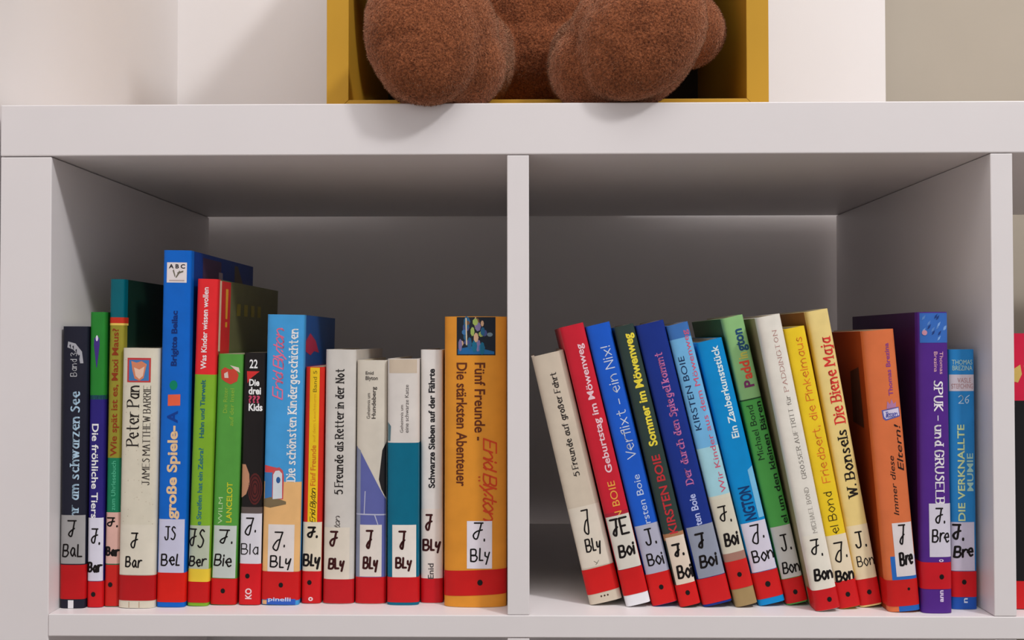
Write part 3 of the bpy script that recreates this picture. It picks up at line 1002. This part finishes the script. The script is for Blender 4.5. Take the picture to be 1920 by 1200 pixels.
b.label(1067, 978, (222, 216, 224), [('J.', 1015, 983, 0.46, 0.66, 'marker'), ('Bly', 1052, 1030, 0.42, 0.74, 'marker')], 0.37, 0.77)
b.band(1117, 1070, (198, 28, 30), (0.58, 1093), 0.18, 0.2)

# ---- right compartment, from the divider to the right
b = Book(40.85, 2.86, -13.17, 2.48, 19.15, 1129, 663.5,
         'cream hardback leaning on the middle divider, first of the leaning row', [(None, (204, 191, 172))], group=RIGHT, n=3.0, b=0.4)
b.text('title_lettering', '5 Freunde auf großer Fahrt', 'u', 'slab', 0.52, 895, 700, 0.17, (54, 48, 46))
b.label(1062, 950, (216, 206, 190), [('J', 992, 957, 0.34, 0.6, 'marker'), ('Bly', 1034, 1012, 0.26, 0.76, 'marker')], 0.03, 0.97)
b.text('scribble', 'y', 'h', 'thin', (0.42, 0.58), 1057, 1050, 0, (60, 70, 50), 0.03)
b.band(1110, 1064, (206, 32, 34), None, 0.06)
b.polys('printed_dots', [b.disc(0.4 + .1 * k, 1117, 0.07) for k in range(3)], (80, 60, 50))

b = Book(43.24, 2.41, -13.41, 1.84, 21.43, 1133, 610,
         'crimson hardback with pale pink title, second in the leaning row', [(1113, (226, 226, 230)), (960, (170, 34, 52)), (None, (196, 32, 50))], group=RIGHT)
b.text('title_lettering', 'Geburtstag im Möwenweg', 'u', 'bold', 0.6, 888, 647, 0.27, (238, 196, 204))
b.text('author_lettering', 'N BOIE', 'u', 'sans', 0.56, 974, 904, 0.3, (232, 164, 70))
b.label(1065, 967, (210, 205, 194), [('JE', 1003, 974, 0.12, 0.86, 'fat'), ('Boi', 1042, 1022, 0.18, 0.9, 'fat')], 0.03, 0.97)
b.band(1113, 1066, (202, 30, 34))

b = Book(45.25, 2.59, -13.47, 1.87, 21.50, 1133.5, 609,
         'royal blue hardback with pale hand-printed title, third in the leaning row', [(None, (26, 88, 196))], group=RIGHT)
b.text('title_lettering', 'Verflixt - ein Nix!', 'u', 'thin', 0.58, 863, 652, 0.36, (200, 210, 228))
b.text('author_lettering', 'rsten Boie', 'u', 'sans', 0.56, 984, 893, 0.28, (186, 202, 232))
b.label(1075, 985, (172, 172, 190), [('J.', 1022, 994, 0.3, 0.76, 'thin'), ('Boi', 1060, 1040, 0.2, 0.86, 'marker')], 0.04, 0.97)
b.band(1133, 1075, (208, 32, 34), (0.5, 1102))

b = Book(47.10, 2.30, -13.25, 1.52, 21.42, 1136, 611,
         'dark green-grey book with bold yellow title, fourth in the leaning row', [(1010, (50, 62, 56)), (None, (46, 62, 58))], group=RIGHT)
b.text('title_lettering', 'Sommer im Möwenweg', 'u', 'heavy', 0.55, 838, 627, 0.4, (228, 210, 66))
b.text('author_lettering', 'KIRSTEN BOIE', 'u', 'bold', 0.52, 1002, 855, 0.4, (184, 48, 54))
b.strip('printed_stripe', 1012, 1000, (164, 116, 80), off=0.012)
b.label(1095, 1007, (218, 202, 184), [('J.', 1043, 1022, 0.24, 0.8, 'fat'), ('Boi', 1084, 1063, 0.2, 0.98, 'fat')], 0.06, 0.97)
b.band(1135.5, 1095, (208, 32, 34), (0.5, 1112))

b = Book(49.15, 2.40, -13.48, 2.17, 21.56, 1135, 607,
         'navy blue hardback with pink title lettering, fifth in the leaning row', [(None, (24, 48, 130))], group=RIGHT)
b.text('title_lettering', 'Der durch den Spiegel kommt', 'u', 'slab', 0.54, 913, 664, 0.24, (196, 112, 168))
b.text('author_lettering', 'ten Boie', 'u', 'bold', 0.5, 988, 930, 0.24, (178, 188, 232))
b.label(1083, 988, (140, 146, 162), [('J', 1027, 1002, 0.26, 0.6, 'fat'), ('Boi', 1064, 1044, 0.2, 0.86, 'fat')], 0.06, 0.98)
b.band(1131, 1084, (202, 32, 38))

b = Book(51.29, 2.34, -13.66, 1.65, 21.56, 1135.5, 608,
         'sky blue spine with dark author name beside pink title, sixth in the leaning row', [(1103, (156, 132, 90)), (930, (206, 204, 186)), (840, (158, 204, 216)), (635, (112, 176, 220)), (None, (60, 110, 176))], group=RIGHT, n=3)
b.text('author_lettering', 'KIRSTEN BOIE', 'u', 'sans', 0.29, 806, 668, 0.27, (24, 46, 84))
b.text('title_lettering', 'Wir Kinder aus dem Möwenweg', 'u', 'sans', 0.72, 926, 622, 0.25, (206, 84, 112))
b.label(1037, 936, (206, 200, 182), [('J.', 980, 952, 0.24, 0.76, 'marker'), ('Boi', 1022, 1001, 0.18, 0.88, 'fat')], 0.03, 0.97)
b.strip('patterned_strip', 1052, 1037, (160, 118, 104), off=0.012)
b.band(1103, 1052, (206, 38, 38), (0.5, 1078))

b = Book(53.27, 2.76, -13.23, 1.98, 20.22, 1132.5, 639,
         'bright cyan-blue shorter book with white title, seventh in the leaning row', [(None, (4, 134, 200))], group=RIGHT)
b.text('title_lettering', 'Ein Zauberkunststück', 'u', 'bold', 0.62, 824, 651, 0.27, (216, 232, 242))
b.text('series_lettering', 'NGTON', 'u', 'heavy', 0.46, 976, 914, 0.42, (14, 54, 106))
b.polys('spine_picture', [[(0.76, 886), (0.97, 880), (0.97, 975), (0.76, 975)]], (120, 186, 222))
b.label(1071, 980, (208, 203, 218), [('J.', 1013, 986, 0.3, 0.8, 'marker'), ('Bon', 1052, 1032, 0.16, 0.98, 'marker')], 0.04, 0.97)
b.band(1121, 1072, (204, 32, 36), (0.5, 1096), 0, 0.2)

b = Book(55.23, 3.03, -12.53, 1.62, 22.04, 1133.5, 596,
         'green book with multicoloured lettering on paler green spine top, eighth in the leaning row', [(752, (80, 166, 78)), (None, (140, 188, 124))], side=(58, 100, 56), group=RIGHT)
for t_, ya, yb_, c_ in (('P', 729, 716, (120, 50, 96)), ('add', 714, 680, (222, 78, 56)), ('in', 676, 664, (196, 190, 90)), ('gton', 662, 620, (36, 76, 112))):
    b.text('title_lettering', t_, 'u', 'heavy', 0.55, ya, yb_, 0.44, c_)
b.strip('printed_rule', 752.5, 750, (40, 74, 44), off=0.01)
b.text('author_lettering', 'Michael Bond', 'u', 'sans', 0.34, 864, 762, 0.3, (30, 58, 36))
b.text('subtitle_lettering', 'el um den kleinen Bären', 'u', 'bold', 0.76, 986, 758, 0.26, (20, 40, 24))
b.label(1085, 989, (196, 195, 190), [('J.', 1034, 1006, 0.3, 0.8, 'thin'), ('Bon', 1076, 1057, 0.14, 0.96, 'marker')], 0.04, 0.97)
b.band(1131, 1086, (204, 32, 36), (0.5, 1112))

b = Book(57.03, 1.15, -11.25, 1.79, 21.96, 1147.5, 597,
         'ivory hardback with fine serif title, standing furthest forward in the leaning row', [(None, (224, 219, 208))], side=(150, 138, 104), group=RIGHT, n=2.8, b=0.45)
b.text('title_lettering', 'GROSSER AUFTRITT für', 'u', 'serif', 0.6, 904, 748, 0.17, (112, 106, 100))
b.text('title_lettering', 'PADDINGTON', 'u', 'serif', 0.6, 742, 624, 0.17, (176, 120, 112))
b.text('author_lettering', 'MICHAEL BOND', 'u', 'serif', 0.58, 1006, 920, 0.17, (150, 144, 136))
b.label(1109, 1008, (226, 220, 206), [('J.', 1046, 1018, 0.26, 0.72, 'marker'), ('Bon', 1090, 1071, 0.16, 0.96, 'fat')], 0.03, 0.97)
b.band(1147, 1109, (200, 30, 40), (0.6, 1129))

b = Book(58.83, 1.95, -10.96, 1.60, 21.08, 1141.5, 617,
         'bright yellow book with orange hand-lettered title, tenth in the leaning row', [(None, (232, 198, 40))], group=RIGHT)
b.text('title_lettering', 'Friedbert, die Pinkelmaus', 'u', 'thin', 0.56, 909, 636, 0.34, (226, 118, 44))
b.text('author_lettering', 'el Bond', 'u', 'thin', 0.5, 1004, 926, 0.36, (70, 60, 20))
b.label(1091, 1006, (226, 212, 184), [('J.', 1048, 1020, 0.24, 0.84, 'marker'), ('Bon', 1090, 1072, 0.08, 0.98, 'fat')], 0.02, 0.98)
b.band(1141, 1091, (204, 32, 38), (0.5, 1117))

b = Book(60.56, 2.45, -10.01, 1.65, 22.35, 1136, 581.5,
         'pale yellow tallest leaning book with bold red title over black author lettering', [(None, (230, 206, 134))], side=(150, 100, 44), group=RIGHT)
b.text('title_lettering', 'Die Biene Maja', 'u', 'slab', 0.6, 797, 632, 0.46, (214, 58, 52))
b.text('author_lettering', 'W. Bonsels', 'u', 'slab', 0.58, 936, 808, 0.42, (36, 30, 26))
b.label(1085, 985, (228, 212, 176), [('J.', 1026, 998, 0.26, 0.78, 'thin'), ('Bon', 1061, 1043, 0.2, 0.98, 'thin')], 0.02, 0.98)
b.band(1133, 1085, (204, 32, 38), (0.5, 1110))

b = Book(62.59, 1.06, -4.96, 2.30, 20.63, 1149, 621.5,
         'wide orange hardback tilting slightly left with black title and purple author name', [(None, (212, 112, 66))], side=(150, 60, 24), group=RIGHT, n=2.8, b=0.5)
b.text('author_lettering', 'Thomas Brezina', 'u', 'bold', 0.68, 746, 647, 0.14, (136, 62, 130))
b.polys('publisher_mark', [[(0.34, 772), (0.9, 768), (0.92, 786), (0.44, 792), (0.36, 788)]], (88, 92, 160), 0.01)
b.polys('publisher_mark', [[(0.38, 774), (0.88, 770), (0.89, 784), (0.46, 789), (0.4, 785)]], (206, 198, 220), 0.016)
b.text('publisher_mark', 'Tiessen', 'h', 'script', (0.44, 0.84), 786, 776, 0, (96, 96, 168), 0.024)
b.polys('publisher_mark', [[(0.5, 770), (0.54, 756), (0.62, 762), (0.68, 752), (0.74, 762), (0.82, 758), (0.8, 768)]], (170, 120, 160), 0.016)
b.text('title_lettering', 'Immer diese', 'u', 'italic', 0.5, 970, 858, 0.16, (46, 30, 26))
b.text('title_lettering', 'Eltern!', 'u', 'italic', 0.78, 888, 800, 0.2, (40, 26, 24))
b.strip('printed_panel', 1090, 1046, (40, 104, 184), 0.18, 0.97, 0.01)
b.label(1084, 984, (216, 208, 208), [('J', 1025, 990, 0.5, 0.74, 'marker'), ('Bre', 1062, 1040, 0.44, 0.9, 'fat')], 0.32, 0.95)
b.band(1139, 1090, (200, 34, 36), (0.66, 1108), 0, 0.1)
b.strip('printed_panel', 1149, 1139, (36, 96, 176), 0.3, 1.0, 0.01)
b.side_poly('cover_picture', [(2.0, 690), (4.2, 700), (4.6, 800), (2.0, 808)], (76, 42, 32), -1)

b = Book(64.87, 0.85, -0.42, 2.19, 21.96, 1150, 585,
         'purple upright hardback with blue picture at its spine top, beside the wide orange one', [(None, (80, 38, 130))], side=(58, 26, 72), group=RIGHT, n=2.8, b=0.45, depth=16)
pic = b.strip('spine_picture', 643, 587, (54, 104, 182), 0.06, 0.98, 0.01)
for k in range(14):
    u = R2.uniform(0.15, 0.9)
    y = R2.uniform(595, 638)
    b.polys('picture_figure', [[(u - .05, y + 3), (u - .02, y - 3), (u + .07, y - 7), (u + .03, y)]], [(120, 160, 214), (34, 60, 120), (90, 130, 190)][k % 3], 0.018 + .001 * k, pic)
b.polys('picture_figure', [b.disc(0.2, 624, .18, .2, 9)], (196, 140, 160), 0.034, pic)
b.text('author_lettering', 'Thomas', 'd', 'sans', 0.74, 660, 702, 0.12, (226, 176, 186))
b.text('author_lettering', 'Brezina', 'd', 'sans', 0.55, 660, 698, 0.12, (226, 176, 186))
b.text('title_lettering', 'SPUK - und GRUSELB', 'd', 'slab', 0.62, 714, 947, 0.28, (236, 228, 240))
b.label(1045, 945, (206, 201, 214), [('J.', 982, 953, 0.44, 0.78, 'marker'), ('Bre', 1016, 994, 0.32, 0.92, 'marker')], 0.25, 0.985)
b.text('publisher_mark', 'o', 'h', 'bold', (0.55, 0.7), 1054, 1047, 0, (220, 206, 230), 0.02)
b.band(1105, 1055, (200, 28, 44), (0.63, 1082))
b.text('publisher_mark', 'ann', 'u', 'heavy', 0.6, 1129, 1107, 0.15, (214, 196, 228))

b = Book(67.29, 2.05, -0.19, 1.93, 19.21, 1143, 655.5,
         'medium blue book with pale capitals and a white panel, rightmost in the right compartment', [(1120, (32, 82, 170)), (None, (40, 128, 192))], group=RIGHT)
b.text('author_lettering', 'THOMAS', 'h', 'sans', (0.12, 0.9), 684, 675, 0, (176, 206, 190))
b.text('author_lettering', 'BREZINA', 'h', 'sans', (0.14, 0.9), 695, 686, 0, (176, 206, 190))
pn = b.strip('printed_panel', 734, 703, (206, 196, 204), 0.03, 0.97)
b.text('series_lettering', 'VASLE', 'h', 'sans', (0.32, 0.84), 718, 709, 0, (176, 130, 130), 0.02, pn)
b.text('series_lettering', 'STEFCHING', 'h', 'sans', (0.1, 0.92), 729, 720, 0, (176, 130, 130), 0.02, pn)
b.text('volume_lettering', '26', 'h', 'thin', (0.34, 0.78), 757, 742, 0, (186, 212, 236))
b.text('title_lettering', 'DIE VERKNALLTE', 'u', 'bold', 0.42, 978, 797, 0.26, (198, 216, 160))
b.text('title_lettering', 'MUMIE', 'u', 'bold', 0.76, 922, 851, 0.24, (160, 200, 190))
b.label(1071, 980, (198, 192, 210), [('J.', 1012, 984, 0.06, 0.5, 'fat'), ('Bre', 1044, 1025, 0.08, 0.86, 'fat')], 0.03, 0.9)
b.band(1120, 1072, (204, 26, 38), (0.48, 1092))
b.text('publisher_mark', 'n', 'u', 'bold', 0.5, 1131, 1122, 0.2, (206, 216, 236))

# ---- the book just visible in the next compartment
b = Book(71.95, 2.1, 0.0, 2.9, 20.4, 1142, 623,
         'black book with crimson spine top, cut off at the right edge behind the divider', [(750, (26, 24, 26)), (None, (206, 32, 66))], name='book')
b.polys('emblem', [[(0.08, 712), (0.2, 690), (0.36, 682), (0.4, 700), (0.3, 716)], [(0.45, 684), (0.6, 684), (0.66, 716), (0.5, 716)]], (206, 176, 96))
b.band(1141, 1089, (206, 34, 40))
